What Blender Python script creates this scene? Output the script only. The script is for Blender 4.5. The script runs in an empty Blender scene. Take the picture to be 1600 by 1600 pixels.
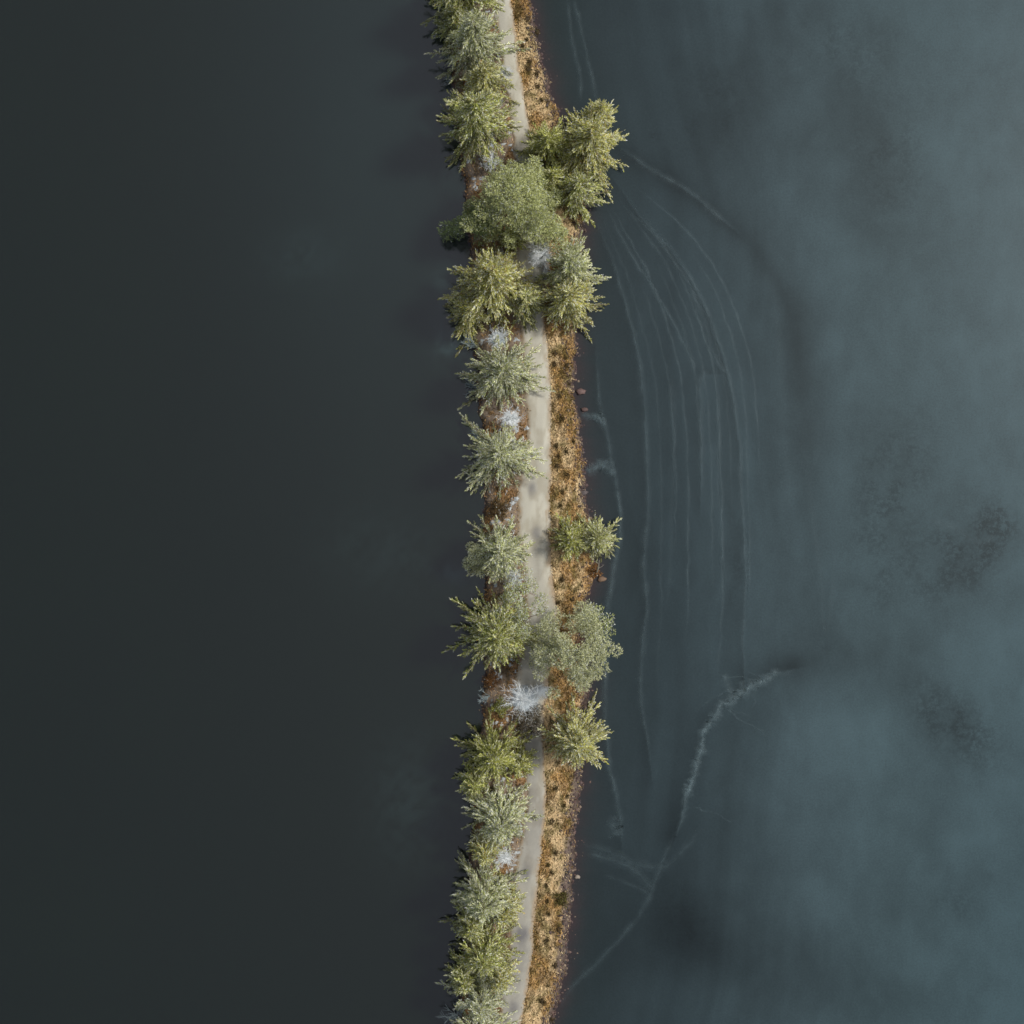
import bpy, math, random
import numpy as np

# ------------------------------------------------------------------ camera, sky, sun, exposure
S = bpy.context.scene
COL = S.collection
CAM_H = 150.0                       # drone hanging 150 m over the lake, looking straight down
cam_d = bpy.data.cameras.new('drone_camera')
cam = bpy.data.objects.new('drone_camera', cam_d)
COL.objects.link(cam)
cam.location = (0, 0, CAM_H)
cam.rotation_euler = (0, 0, 0)
cam_d.sensor_width = 36
cam_d.angle = 2 * math.atan(50.0 / CAM_H)
cam_d.clip_start = 1.0
cam_d.clip_end = 6000
S.camera = cam

SUN_ELEV, SUN_AZ = math.radians(54), math.radians(72)      # azimuth clockwise from +Y (top of the picture)
world = bpy.data.worlds.new('World')
S.world = world
world.use_nodes = True
wn = world.node_tree
wn.nodes.clear()
w_out = wn.nodes.new('ShaderNodeOutputWorld')
w_bg = wn.nodes.new('ShaderNodeBackground')
w_sky = wn.nodes.new('ShaderNodeTexSky')
w_sky.sky_type = 'NISHITA'
w_sky.sun_disc = False
w_sky.sun_elevation = SUN_ELEV
w_sky.sun_rotation = SUN_AZ
w_sky.air_density = 1.0
w_sky.dust_density = 3.0
w_bg.inputs['Strength'].default_value = 0.105
w_hs = wn.nodes.new('ShaderNodeHueSaturation')          # thin high cloud: the blue is washed out evenly
w_hs.inputs['Saturation'].default_value = 0.5
wn.links.new(w_sky.outputs['Color'], w_hs.inputs['Color'])
wn.links.new(w_hs.outputs['Color'], w_bg.inputs['Color'])
wn.links.new(w_bg.outputs[0], w_out.inputs[0])

sun_d = bpy.data.lights.new('sun', 'SUN')
sun_d.energy = 2.7
sun_d.angle = math.radians(8.0)
sun_d.color = (1.0, 0.955, 0.88)
sun = bpy.data.objects.new('sun', sun_d)
COL.objects.link(sun)
sun.location = (60, 20, 90)
sun.rotation_euler = (math.pi / 2 - SUN_ELEV, 0, math.pi - SUN_AZ)

S.view_settings.view_transform = 'Standard'
S.view_settings.look = 'None'
S.view_settings.gamma = 1
S.view_settings.use_curve_mapping = False
S.view_settings.exposure = 0.2

RNG = np.random.default_rng(7)
random.seed(7)


def P(px, py):                       # photograph pixel (1600 frame) -> metres at water level
    return (px - 800.0) / 16.0, (800.0 - py) / 16.0


def srgb(r, g, b):
    out = []
    for c in (r, g, b):
        c /= 255.0
        out.append(c / 12.92 if c <= 0.04045 else ((c + 0.055) / 1.055) ** 2.4)
    return np.array(out)


# ------------------------------------------------------------------ helpers
def tag(o, label=None, cat=None, group=None, kind=None):
    if label: o['label'] = label
    if cat: o['category'] = cat
    if group: o['group'] = group
    if kind: o['kind'] = kind
    return o


def empty(name, loc):
    o = bpy.data.objects.new(name, None)
    o.empty_display_size = 0.3
    o.location = loc
    COL.objects.link(o)
    return o


def mesh_obj(name, V, F, mat, parent=None, col=None, smooth=False, extra=None):
    """V (n,3), F (m,k) with one k; col (n,3) point colours; extra {name: (n,)}"""
    V = np.asarray(V, dtype=np.float32)
    F = np.asarray(F, dtype=np.int32)
    me = bpy.data.meshes.new(name)
    me.vertices.add(len(V))
    me.vertices.foreach_set('co', V.ravel())
    k = F.shape[1]
    me.loops.add(F.size)
    me.loops.foreach_set('vertex_index', F.ravel())
    me.polygons.add(len(F))
    me.polygons.foreach_set('loop_start', np.arange(0, F.size, k, dtype=np.int32))
    me.polygons.foreach_set('loop_total', np.full(len(F), k, dtype=np.int32))
    if smooth:
        me.polygons.foreach_set('use_smooth', np.ones(len(F), dtype=bool))
    me.update(calc_edges=True)
    me.validate()
    if col is not None:
        a = me.attributes.new('Col', 'FLOAT_COLOR', 'POINT')
        c4 = np.ones((len(V), 4), dtype=np.float32)
        c4[:, :3] = np.clip(col, 0, 1)
        a.data.foreach_set('color', c4.ravel())
    for nm, arr in (extra or {}).items():
        a = me.attributes.new(nm, 'FLOAT', 'POINT')
        a.data.foreach_set('value', np.asarray(arr, dtype=np.float32))
    me.materials.append(mat)
    o = bpy.data.objects.new(name, me)
    COL.objects.link(o)
    if parent is not None: o.parent = parent
    return o


class Nd:
    def __init__(s, name):
        s.m = bpy.data.materials.new(name)
        s.m.use_nodes = True
        s.t = s.m.node_tree
        s.t.nodes.clear()

    def n(s, typ, **kw):
        nd = s.t.nodes.new(typ)
        for k, v in kw.items():
            if k.startswith('in_'):
                nd.inputs[k[3:].replace('_', ' ')].default_value = v
            else:
                setattr(nd, k, v)
        return nd

    def l(s, a, b): s.t.links.new(a, b)


def noise(m, scale, detail=4, rough=0.55, vec=None, stretch=None):
    n = m.n('ShaderNodeTexNoise')
    n.inputs['Scale'].default_value = scale
    n.inputs['Detail'].default_value = detail
    n.inputs['Roughness'].default_value = rough
    g = m.n('ShaderNodeNewGeometry')
    if stretch:
        mp = m.n('ShaderNodeMapping')
        mp.inputs['Scale'].default_value = stretch
        m.l(g.outputs['Position'], mp.inputs['Vector'])
        m.l(mp.outputs[0], n.inputs['Vector'])
    else:
        m.l(g.outputs['Position'], n.inputs['Vector'])
    return n.outputs['Fac']


def ramp(m, src, pts):
    r = m.n('ShaderNodeValToRGB')
    e = r.color_ramp.elements
    while len(e) < len(pts): e.new(0.5)
    for i, (p, c) in enumerate(pts):
        e[i].position = p
        e[i].color = (c, c, c, 1) if not hasattr(c, '__len__') else (*c, 1)
    m.l(src, r.inputs[0])
    return r.outputs[0]


def mul(m, a, b, fac=1.0, mode='MULTIPLY'):
    x = m.n('ShaderNodeMix', data_type='RGBA', blend_type=mode)
    x.inputs[0].default_value = fac
    m.l(a, x.inputs[6]); m.l(b, x.inputs[7])
    return x.outputs[2]


def attr_mat(name, rough=0.8, spec=0.3, nscale=6.0, lo=0.75, hi=1.25, bump=0.0, bscale=8.0, transl=0.0, stretch=None):
    m = Nd(name)
    at = m.n('ShaderNodeAttribute', attribute_name='Col')
    f = ramp(m, noise(m, nscale, 5, 0.65, stretch=stretch), [(0.3, lo), (0.7, 1.0)])
    c = mul(m, at.outputs['Color'], f)
    b = m.n('ShaderNodeBsdfPrincipled')
    b.inputs['Roughness'].default_value = rough
    b.inputs['Specular IOR Level'].default_value = spec
    m.l(c, b.inputs['Base Color'])
    if bump:
        bp = m.n('ShaderNodeBump')
        bp.inputs['Strength'].default_value = bump
        bp.inputs['Distance'].default_value = 0.05
        m.l(noise(m, bscale, 4, 0.6), bp.inputs['Height'])
        m.l(bp.outputs[0], b.inputs['Normal'])
    o = m.n('ShaderNodeOutputMaterial')
    if transl:
        t = m.n('ShaderNodeBsdfTranslucent')
        m.l(c, t.inputs['Color'])
        mx = m.n('ShaderNodeMixShader')
        mx.inputs[0].default_value = transl
        m.l(b.outputs[0], mx.inputs[1]); m.l(t.outputs[0], mx.inputs[2])
        m.l(mx.outputs[0], o.inputs[0])
    else:
        m.l(b.outputs[0], o.inputs[0])
    return m.m


M_NEEDLE = attr_mat('needles', 0.6, 0.3, 9.0, 0.8, transl=0.35)
M_BARK = attr_mat('bark', 0.9, 0.2, 12.0, 0.6, bump=0.6, bscale=20)
M_GROUND = attr_mat('bank_soil', 0.95, 0.1, 3.5, 0.6, bump=0.8, bscale=5)
M_PATH = attr_mat('packed_gravel', 0.9, 0.2, 14.0, 0.86, bump=0.4, bscale=25)
M_GRASS = attr_mat('dry_grass', 0.85, 0.15, 5.0, 0.75, transl=0.15)
M_STONE = attr_mat('shore_stone', 0.7, 0.3, 7.0, 0.6, bump=0.7, bscale=9)
M_SNOW = attr_mat('old_snow', 0.75, 0.3, 6.0, 0.8, bump=0.25, bscale=6)


# smooth value noise on arrays (for mesh colours and outlines)
class VN:
    def __init__(s, seed):
        r = np.random.default_rng(seed)
        s.g = r.random((256, 256))

    def __call__(s, x, y):
        x = np.asarray(x, float); y = np.asarray(y, float)
        xi = np.floor(x).astype(int); yi = np.floor(y).astype(int)
        fx = x - xi; fy = y - yi
        fx = fx * fx * (3 - 2 * fx); fy = fy * fy * (3 - 2 * fy)
        g = s.g
        a = g[xi % 256, yi % 256]; b = g[(xi + 1) % 256, yi % 256]
        c = g[xi % 256, (yi + 1) % 256]; d = g[(xi + 1) % 256, (yi + 1) % 256]
        return (a * (1 - fx) + b * fx) * (1 - fy) + (c * (1 - fx) + d * fx) * fy

    def fbm(s, x, y, o=4):
        t = 0; a = 0.5; n = 0
        for i in range(o):
            t = t + a * s(x * 2 ** i + 17 * i, y * 2 ** i + 31 * i); n += a; a *= 0.5
        return t / n


vn = VN(3)
vn2 = VN(11)


def lerp(a, b, t): return a + (b - a) * t


def sstep(a, b, x):
    t = np.clip((x - a) / (b - a), 0, 1)
    return t * t * (3 - 2 * t)


# ------------------------------------------------------------------ the causeway's plan, read along its length (photo pixels)
KY = np.array([-1200, -400, 0, 100, 200, 300, 400, 500, 560, 600, 700, 780, 850, 900, 960, 1060, 1120, 1180, 1250, 1340, 1450, 1520, 1600, 1900, 2800], float)
K_L = np.array([680, 690, 702, 706, 712, 726, 735, 738, 745, 748, 755, 757, 752, 758, 755, 760, 752, 745, 742, 735, 728, 722, 716, 690, 640], float)
K_R = -3 + np.array([700, 790, 834, 852, 880, 915, 914, 904, 900, 902, 911, 917, 932, 936, 914, 920, 922, 915, 907, 902, 892, 886, 868, 815, 700], float)
P_L = np.array([640, 735, 770, 783, 800, 806, 806, 812, 816, 820, 823, 805, 810, 818, 824, 806, 806, 822, 826, 806, 797, 789, 774, 730, 640], float)
P_R = np.array([672, 765, 800, 811, 826, 842, 852, 852, 858, 861, 862, 860, 859, 864, 870, 858, 850, 850, 854, 845, 835, 829, 814, 768, 675], float)


def edge(K, y):                       # y metres -> x metres
    return (np.interp(800 - y * 16.0, KY, K) - 800.0) / 16.0


def eL(y): return edge(K_L, y) + 0.7 * (vn.fbm(y * 0.5, 0 * y + 3.1) - 0.5) + 0.25 * (vn(y * 2.2, 0 * y + 9) - 0.5)
def eR(y): return edge(K_R, y) + 0.6 * (vn.fbm(y * 0.45, 0 * y + 43.1) - 0.5) + 0.35 * (vn(y * 2.0, 0 * y + 19) - 0.5)
def pL(y): return edge(P_L, y) + 0.7 * (vn.fbm(y * 0.8, 0 * y + 71.1) - 0.5)
def pR(y): return edge(P_R, y) + 0.4 * (vn.fbm(y * 0.9, 0 * y + 91.1) - 0.5)


LAND = 0.95


def ground_z(x, y):
    l, r = eL(y), eR(y)
    d = np.minimum((x - l) * 1.1, (r - x) * 0.75)
    z = np.where(d > 0, LAND * (1 - np.exp(-np.clip(d, 0, 9) / 0.75)) , np.maximum(d * 0.9, -2.0))
    z = z + 0.16 * (vn.fbm(x * 1.3, y * 1.3) - 0.5) * sstep(0.0, 0.6, d)
    a, b = pL(y), pR(y)
    inp = sstep(-0.35, 0.1, x - a) * sstep(-0.35, 0.1, b - x)
    return z * (1 - inp) + inp * (LAND - 0.13)


# ground strip
ny, nx = 900, 84
ys = np.linspace(-125, 125, ny)
t = np.linspace(0, 1, nx)
Lg = eL(ys) - 2.2; Rg = eR(ys) + 2.6
X = Lg[:, None] + (Rg - Lg)[:, None] * t[None, :]
Y = np.repeat(ys[:, None], nx, 1)
Z = ground_z(X, Y)


def grid_faces(ny, nx):
    i = np.arange(ny - 1)[:, None] * nx + np.arange(nx - 1)[None, :]
    return np.stack([i, i + 1, i + nx + 1, i + nx], -1).reshape(-1, 4)


c_litter = srgb(136, 122, 108); c_tan = srgb(204, 178, 138); c_ora = srgb(164, 132, 98); c_wet = srgb(68, 58, 54); c_dark = srgb(84, 70, 48)
c_moss = srgb(112, 104, 60)


def ground_col(X, Y):
    l, r = eL(Y), eR(Y); a, b = pL(Y), pR(Y)
    n1 = vn.fbm(X * 0.9 + 5, Y * 0.55)[..., None]; n2 = vn2.fbm(X * 2.3, Y * 1.8)[..., None]
    c = lerp(c_litter, c_ora * 0.8, sstep(0.5, 0.68, n1))
    c = lerp(c, c_dark, sstep(0.52, 0.7, n2) * 0.8)
    cr = lerp(c_tan, c_ora, sstep(0.42, 0.62, n1) * .6)
    cr = lerp(cr, c_moss, sstep(0.5, 0.68, n2) * 0.7)
    right = (X > (a + b) / 2)[..., None]
    c = np.where(right, cr, c)
    d = np.minimum(X - l, r - X)[..., None]
    dr = (r - X)[..., None] + 1.6 * (n1 - 0.5)
    rw = np.interp(800 - Y * 16, [900, 1250], [.35, 1.0])[..., None]
    c = np.where(right, lerp(srgb(104, 92, 84), c, sstep(0.5 * rw, 1.3 * rw, dr)), c)      # bare stony rim of the bank
    c = lerp(c_wet, c, sstep(-0.1, 0.55, d + 0.5 * (n2 - 0.5)))
    return c


order = grid_faces(ny, nx)
mesh_obj('ground', np.stack([X, Y, Z], -1).reshape(-1, 3), order, M_GROUND, col=ground_col(X, Y).reshape(-1, 3), smooth=True)['kind'] = 'structure'

# path: one sheet, slightly domed, worn verges
npx = 22
ys2 = np.linspace(-125, 125, 1400)
a, b = pL(ys2), pR(ys2)
t = np.linspace(0, 1, npx)
X = a[:, None] + (b - a)[:, None] * t[None, :]
Y = np.repeat(ys2[:, None], npx, 1)
Z = LAND + 0.005 + 0.05 * np.sin(np.pi * t)[None, :] - 0.13 * (np.abs(2 * t - 1)[None, :] ** 8) + 0 * X
pc = srgb(180, 177, 164)[None, None, :] * (0.93 + 0.4 * (vn.fbm(X * 0.8, Y * 0.25) - 0.5))[..., None]
pc = lerp(pc, srgb(150, 144, 128), (sstep(0.42, 0.66, vn2.fbm(X * 1.4, Y * 0.7)) * 0.6)[..., None])
# two faint wheel tracks, damp spots, tree shade painted into the gravel colour
tt = (t[None, :] + 0 * X)
trk = np.exp(-((tt - 0.28) / 0.09) ** 2) + np.exp(-((tt - 0.74) / 0.09) ** 2)
pc = pc * (1 + 0.05 * trk)[..., None]
for (sx, sy, rx, ry, k) in [(831, 764, 7, 12, .55), (838, 832, 8, 11, .5), (822, 1360, 8, 14, .55), (815, 1455, 11, 12, .75), (810, 1480, 14, 30, .25),
                            (803, 1570, 9, 10, .55), (830, 1185, 16, 60, .35), (838, 895, 12, 60, .2), (820, 1120, 25, 50, .6), (828, 1300, 40, 90, .38), (812, 1450, 50, 80, .3), (800, 1560, 50, 80, .35), (840, 1000, 24, 60, .3), (780, 40, 14, 30, .12),
                            (812, 245, 12, 22, .35), (838, 505, 10, 10, .2), (850, 1270, 9, 30, .2)]:
    cx, cy = P(sx, sy)
    g = np.exp(-(((X - cx) / (rx / 16)) ** 2 + ((Y - cy) / (ry / 16)) ** 2) ** 1.4) * k * (0.7 + 0.6 * vn2.fbm(X * 2, Y * 2))
    pc = lerp(pc, srgb(84, 84, 92), g[..., None])
edge_f = sstep(0.0, 0.2, np.minimum(tt, 1 - tt) + 0.3 * (vn2.fbm(X * 3, Y * 1.4) - 0.5))
pc = lerp(srgb(152, 136, 114), pc, edge_f[..., None])
o = mesh_obj('path', np.stack([X, Y, Z], -1).reshape(-1, 3), grid_faces(1400, npx), M_PATH, col=pc.reshape(-1, 3), smooth=True)
o['kind'] = 'structure'

# ------------------------------------------------------------------ water (west, open) and ice (east)
m = Nd('lake_water')
at = m.n('ShaderNodeAttribute', attribute_name='Col')
b = m.n('ShaderNodeBsdfPrincipled')
b.inputs['Roughness'].default_value = 0.12
b.inputs['IOR'].default_value = 1.5
b.inputs['Specular IOR Level'].default_value = 0.95
m.l(mul(m, at.outputs['Color'], ramp(m, noise(m, 0.6, 6, 0.7), [(0.3, 0.9), (0.7, 1.0)])), b.inputs['Base Color'])
bp = m.n('ShaderNodeBump'); bp.inputs['Strength'].default_value = 0.12; bp.inputs['Distance'].default_value = 0.05
m.l(noise(m, 1.6, 4, 0.55), bp.inputs['Height']); m.l(bp.outputs[0], b.inputs['Normal'])
m.l(b.outputs[0], m.n('ShaderNodeOutputMaterial').inputs[0])
M_WATER = m.m


def axis(inner, far, n):              # dense inside the frame, coarse towards the horizon
    a = np.linspace(inner[0], inner[1], n)
    lo = inner[0] - np.geomspace(2, far, 14)[::-1]
    hi = inner[1] + np.geomspace(2, far, 14)
    return np.concatenate([lo, a, hi])


ax = axis((-56, 6), 2500, 180); ay = axis((-58, 58), 2500, 300)
X, Y = np.meshgrid(ax, ay)
px, py = X * 16 + 800, 800 - Y * 16
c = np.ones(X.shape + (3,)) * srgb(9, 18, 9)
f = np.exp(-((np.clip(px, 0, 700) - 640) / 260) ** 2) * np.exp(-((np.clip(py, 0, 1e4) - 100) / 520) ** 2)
c = lerp(c, srgb(20, 32, 30), f[..., None])  # sky reflection painted into the water colour, paler towards the top and shore
f = np.clip((vn.fbm(X * 0.07, Y * 0.05 + 9) - 0.4) * 2, 0, 1)
c = c * (0.93 + 0.16 * f)[..., None]
for (sx, sy, rx, ry, k) in [(705, 538, 22, 16, .5), (690, 480, 18, 60, .22), (712, 895, 28, 14, .35), (480, 400, 60, 40, .10), (640, 1250, 60, 90, .12), (600, 860, 90, 60, .08)]:
    g = np.exp(-(((px - sx) / rx) ** 2 + ((py - sy) / ry) ** 2)) * k * np.clip(vn2.fbm(X * 1.6, Y * 1.6) * 2.2 - 0.4, 0, 1)
    c = lerp(c, srgb(62, 82, 84), g[..., None])
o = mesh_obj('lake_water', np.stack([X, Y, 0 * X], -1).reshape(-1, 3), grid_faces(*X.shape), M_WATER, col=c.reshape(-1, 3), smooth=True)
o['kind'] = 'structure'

m = Nd('lake_ice')
at = m.n('ShaderNodeAttribute', attribute_name='Col')
sp = m.n('ShaderNodeAttribute', attribute_name='speck')
b = m.n('ShaderNodeBsdfPrincipled')
b.inputs['Roughness'].default_value = 0.34
b.inputs['IOR'].default_value = 1.31
b.inputs['Specular IOR Level'].default_value = 0.3
fine = ramp(m, noise(m, 5.0, 6, 0.85), [(0.36, 0.76), (0.62, 1.0)])
streak = ramp(m, noise(m, 0.45, 6, 0.7, stretch=(1, 0.6, 1)), [(0.3, 0.86), (0.7, 1.0)])
c1 = mul(m, mul(m, at.outputs['Color'], fine), streak)
dk = ramp(m, noise(m, 1.7, 7, 0.8), [(0.46, 0.55), (0.57, 1.0)])
mx = m.n('ShaderNodeMix', data_type='RGBA', blend_type='MULTIPLY')
m.l(sp.outputs['Fac'], mx.inputs[0]); m.l(c1, mx.inputs[6]); m.l(dk, mx.inputs[7])
m.l(mx.outputs[2], b.inputs['Base Color'])
bp = m.n('ShaderNodeBump'); bp.inputs['Strength'].default_value = 0.1; bp.inputs['Distance'].default_value = 0.04
m.l(noise(m, 2.5, 5, 0.6), bp.inputs['Height']); m.l(bp.outputs[0], b.inputs['Normal'])
m.l(b.outputs[0], m.n('ShaderNodeOutputMaterial').inputs[0])
M_ICE = m.m

CRACKS = [   # polyline in photo px, width in px, strength
    ('line', [(930, 545), (934, 610), (944, 660), (955, 720), (966, 780), (968, 835), (957, 900), (948, 960), (945, 1080), (949, 1180), (961, 1240), (970, 1290), (971, 1320)], 5, .6),
    ('line', [(932, 350), (954, 400), (970, 450), (986, 512), (998, 560), (1005, 620), (1010, 700), (1012, 800), (1005, 880), (1010, 950), (1002, 1010), (1000, 1090), (1010, 1150), (1018, 1210)], 5, .42),
    ('line', [(948, 325), (985, 395), (1030, 468), (1060, 522), (1078, 560), (1088, 592)], 4, .5),
    ('line', [(962, 285), (1000, 338), (1050, 395), (1082, 440), (1110, 498), (1130, 560), (1145, 620), (1155, 700), (1160, 800), (1165, 900), (1161, 1000), (1164, 1075)], 4, .45),
    ('line', [(980, 325), (1030, 378), (1068, 432), (1095, 488), (1112, 550), (1140, 600), (1153, 690)], 4, .45),
    ('line', [(1112, 584), (1098, 584), (1093, 610), (1096, 700), (1094, 790)], 5, .42),
    ('line', [(1120, 560), (1124, 640), (1120, 740), (1128, 860), (1134, 930)], 4, .2),
    ('line', [(1044, 560), (1052, 640), (1050, 760), (1046, 860), (1042, 960)], 5, .18),
    ('line', [(968, 232), (1008, 260), (1060, 290), (1110, 328), (1150, 362)], 6, .55),
    ('main', [(1238, 1046), (1210, 1052), (1192, 1066), (1168, 1078), (1150, 1090), (1128, 1104), (1110, 1128), (1097, 1155), (1090, 1190), (1078, 1225), (1068, 1262), (1056, 1305)], 10, .62),
    ('line', [(1130, 1052), (1137, 1075), (1142, 1094)], 7, .7),
    ('line', [(1158, 1062), (1160, 1090)], 7, .6),
    ('line', [(1056, 1300), (1040, 1335), (1024, 1372), (1016, 1398), (992, 1438), (960, 1475), (928, 1510), (890, 1545), (874, 1575)], 5, .34),
    ('line', [(914, 1332), (960, 1346), (992, 1362), (1018, 1392)], 7, .45),
    ('line', [(908, 1318), (950, 1330), (1000, 1352), (1040, 1352), (1072, 1322), (1098, 1290)], 7, .28),
    ('line', [(962, 1272), (958, 1292), (966, 1310)], 10, .45),
    ('line', [(940, 1368), (975, 1378), (1015, 1396)], 4, .25),
    ('line', [(884, -20), (893, 60), (905, 112), (908, 160)], 4, .4),
    ('line', [(892, -20), (908, 50), (922, 110), (934, 170)], 4, .4),
    ('line', [(908, 648), (925, 650), (938, 658), (946, 668)], 6, .9),
    ('line', [(932, 648), (938, 655)], 8, .6),
    ('line', [(912, 735), (928, 732), (946, 728), (958, 745)], 8, .95),
    ('line', [(930, 725), (952, 722)], 6, .8),
    ('line', [(1255, 700), (1268, 800), (1280, 900), (1288, 985), (1300, 920), (1302, 840)], 5, .16),
    ('line', [(1448, 812), (1490, 826), (1530, 850), (1560, 830)], 7, .25),
    ('line', [(1198, 370), (1214, 520), (1222, 650), (1230, 800)], 10, .12),
]

LA = [(935, 340), (957, 400), (974, 450), (988, 510), (1001, 560), (1010, 620), (1016, 700), (1018, 800), (1016, 880), (1018, 950), (1014, 1010), (1012, 1090)]
LB = [(1000, 285), (1052, 325), (1102, 372), (1140, 425), (1168, 490), (1190, 560), (1200, 640), (1205, 740), (1208, 820), (1208, 900), (1206, 970), (1200, 1030)]
for i_, f_ in enumerate([.08, .2, .3, .42, .5, .58, .66, .8, .9]):
    a0_, a1_ = (i_ * 2) % 4, 12 - (i_ * 3) % 5
    CRACKS.append(('line', [(p_[0] * (1 - f_) + q_[0] * f_, p_[1] * (1 - f_) + q_[1] * f_) for p_, q_ in zip(LA, LB)][a0_:a1_], 3, .2 + .14 * (i_ % 3)))
_r = random.Random(5)
_q = CRACKS[9][1]
for i_ in range(9):                  # hair cracks leaving the pressure ridge
    x_, y_ = _q[_r.randrange(1, len(_q) - 1)]
    a_ = _r.uniform(-.9, .9) + (0 if _r.random() < .5 else math.pi)
    pts_ = [(x_, y_)]
    for k_ in range(_r.randint(3, 5)):
        a_ += _r.uniform(-.5, .5); l_ = _r.uniform(10, 24)
        pts_.append((pts_[-1][0] + math.cos(a_) * l_, pts_[-1][1] + math.sin(a_) * l_ * .8))
    CRACKS.append(('line', pts_, 2.2, .38))
ax = np.concatenate([np.linspace(0.5, 56, 420), 56 + np.geomspace(2, 2500, 16)])
ay = np.concatenate([-60 - np.geomspace(2, 2500, 16)[::-1], np.linspace(-60, 60, 840), 60 + np.geomspace(2, 2500, 16)])
X, Y = np.meshgrid(ax, ay)
# follow the shore a little inside the bank so the sheet never shows on the west side
base_x = edge(K_R, np.clip(ay, -110, 110)) - 1.6
tx = np.clip((X - 0.5) / 55.5, 0, None)
X = np.where(X <= 56, base_x[:, None] + (56 - base_x)[:, None] * tx, X)
px, py = X * 16 + 800, 800 - Y * 16
kx = np.array([860, 950, 1050, 1150, 1250, 1400, 1600, 1800])
kc = np.array([srgb(*q) for q in [(36, 47, 49), (41, 52, 56), (46, 59, 64), (51, 65, 70), (55, 70, 75), (58, 75, 80), (60, 79, 85), (62, 80, 88)]])
pxw = px + 40 * (vn.fbm(X * 0.09, Y * 0.09) - 0.5)
c = np.stack([np.interp(pxw, kx, kc[:, i]) for i in range(3)], -1)


def blob(cx, cy, sx, sy, rot=0.0, p=1.0):
    a = math.radians(rot)
    dx, dy = px - cx, py - cy
    u = (dx * math.cos(a) + dy * math.sin(a)) / sx
    v = (-dx * math.sin(a) + dy * math.cos(a)) / sy
    return np.exp(-(u * u + v * v) ** p)


def polydist(pts, arr=None):
    """distance in photo px from each grid point to a polyline, and the signed side"""
    best = np.full(px.shape, 1e9); side = np.zeros(px.shape)
    for (x0, y0), (x1, y1) in zip(pts[:-1], pts[1:]):
        dx, dy = x1 - x0, y1 - y0
        q = np.clip(((px - x0) * dx + (py - y0) * dy) / (dx * dx + dy * dy), 0, 1)
        ex, ey = px - (x0 + q * dx), py - (y0 + q * dy)
        d = np.hypot(ex, ey)
        s = np.sign(ex * dy - ey * dx)
        side = np.where(d < best, s, side); best = np.minimum(best, d)
    return best, side


wob = 0.75 + 0.5 * vn2.fbm(X * 0.22, Y * 0.22)
shade = np.zeros(px.shape)           # darker, clear ice
for (cx, cy, sx, sy, rot, k) in [
        (1080, 1450, 62, 75, -15, .42), (1000, 1420, 90, 120, 0, .12), (1120, 1300, 60, 160, 10, .12), (1260, 1520, 130, 70, 10, .28),
        (1140, 170, 55, 120, 25, .24), (1355, 230, 50, 120, -10, .26), (1180, 60, 30, 90, 30, .14), (1240, 130, 40, 90, -25, -.10), (1440, 120, 60, 60, 0, .08), (1290, 1030, 160, 30, -8, .20),
        (1490, 1140, 90, 50, 35, .20), (1230, 430, 60, 160, -22, .06), (1252, 720, 50, 260, -3, .06), (1245, 540, 20, 90, 0, .12),
        (1500, 870, 90, 75, -35, .16), (1540, 840, 45, 60, 0, .14), (1390, 740, 60, 80, 0, .10), (1020, 950, 40, 300, 0, .20), (1140, 880, 14, 160, 0, .10),
        (960, 1480, 60, 90, 20, .12), (1430, 1400, 90, 60, 0, .10), (1400, 1550, 60, 50, 0, .10), (1310, 640, 30, 120, 0, -.06),
        (1180, 1120, 70, 24, -30, .16), (1310, 1150, 100, 55, 20, -.34), (1340, 1290, 90, 90, 0, -.22), (1240, 1250, 60, 90, 0, -.14), (1290, 1420, 70, 45, 15, -.16), (1500, 1500, 90, 90, 0, -.10),
        (1520, 1000, 70, 40, -20, -.14), (1400, 1130, 50, 22, 30, -.10), (1000, 1560, 60, 40, 0, -.10), (1330, 900, 50, 120, 0, -.07),
        (1240, 1210, 80, 110, 10, -.08), (1560, 500, 60, 200, 0, -.07), (1310, 420, 60, 160, 0, -.06), (1500, 60, 90, 50, 0, -.05)]:
    shade = shade + k * blob(cx, cy, sx, sy, rot) * wob
d, s = polydist([(985, 245), (1040, 280), (1105, 325), (1160, 370), (1205, 430), (1235, 500), (1245, 600), (1250, 700), (1262, 820), (1276, 920), (1286, 990)])
shade = shade + .24 * (.7 * np.exp(-((d - 7 * s) / 24) ** 2) + .6 * np.exp(-((d - 4 * s) / 9) ** 2) * sstep(620, 300, py)) * (0.7 + 0.6 * vn2.fbm(X * .2, Y * .2))
for q_ in (0, 1, 3, 5, 8):           # clear dark ice on the shore side of each old rim
    d, s = polydist(CRACKS[q_][1])
    shade = shade + .20 * np.exp(-d / 13) * (s < 0) * (0.5 + vn2.fbm(X * .3 + q_, Y * .12)) - .09 * np.exp(-d / 14) * (s >= 0)
d, s = polydist(CRACKS[9][1])
shade = shade + .22 * np.exp(-(d / 20) ** 2) * (s < 0) + .1 * np.exp(-(d / 30) ** 2)
wx = X + 5 * vn2.fbm(X * 0.1, Y * 0.1); wy = Y + 5 * vn2.fbm(X * 0.1 + 50, Y * 0.1)
shade = shade + 0.34 * (vn.fbm(wx * 0.12 + 40, wy * 0.10, 3) - 0.5) * sstep(1000, 1300, px) + 0.30 * (vn.fbm(wx * 0.33 + 11, wy * 0.27, 4) - 0.5) * sstep(1000, 1300, px) + 0.2 * (vn2.fbm(wx * 0.6, wy * 0.45, 4) - 0.5) * sstep(950, 1150, px)
c = c * np.clip(1 - shade, 0.3, 1.4)[..., None]
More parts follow.
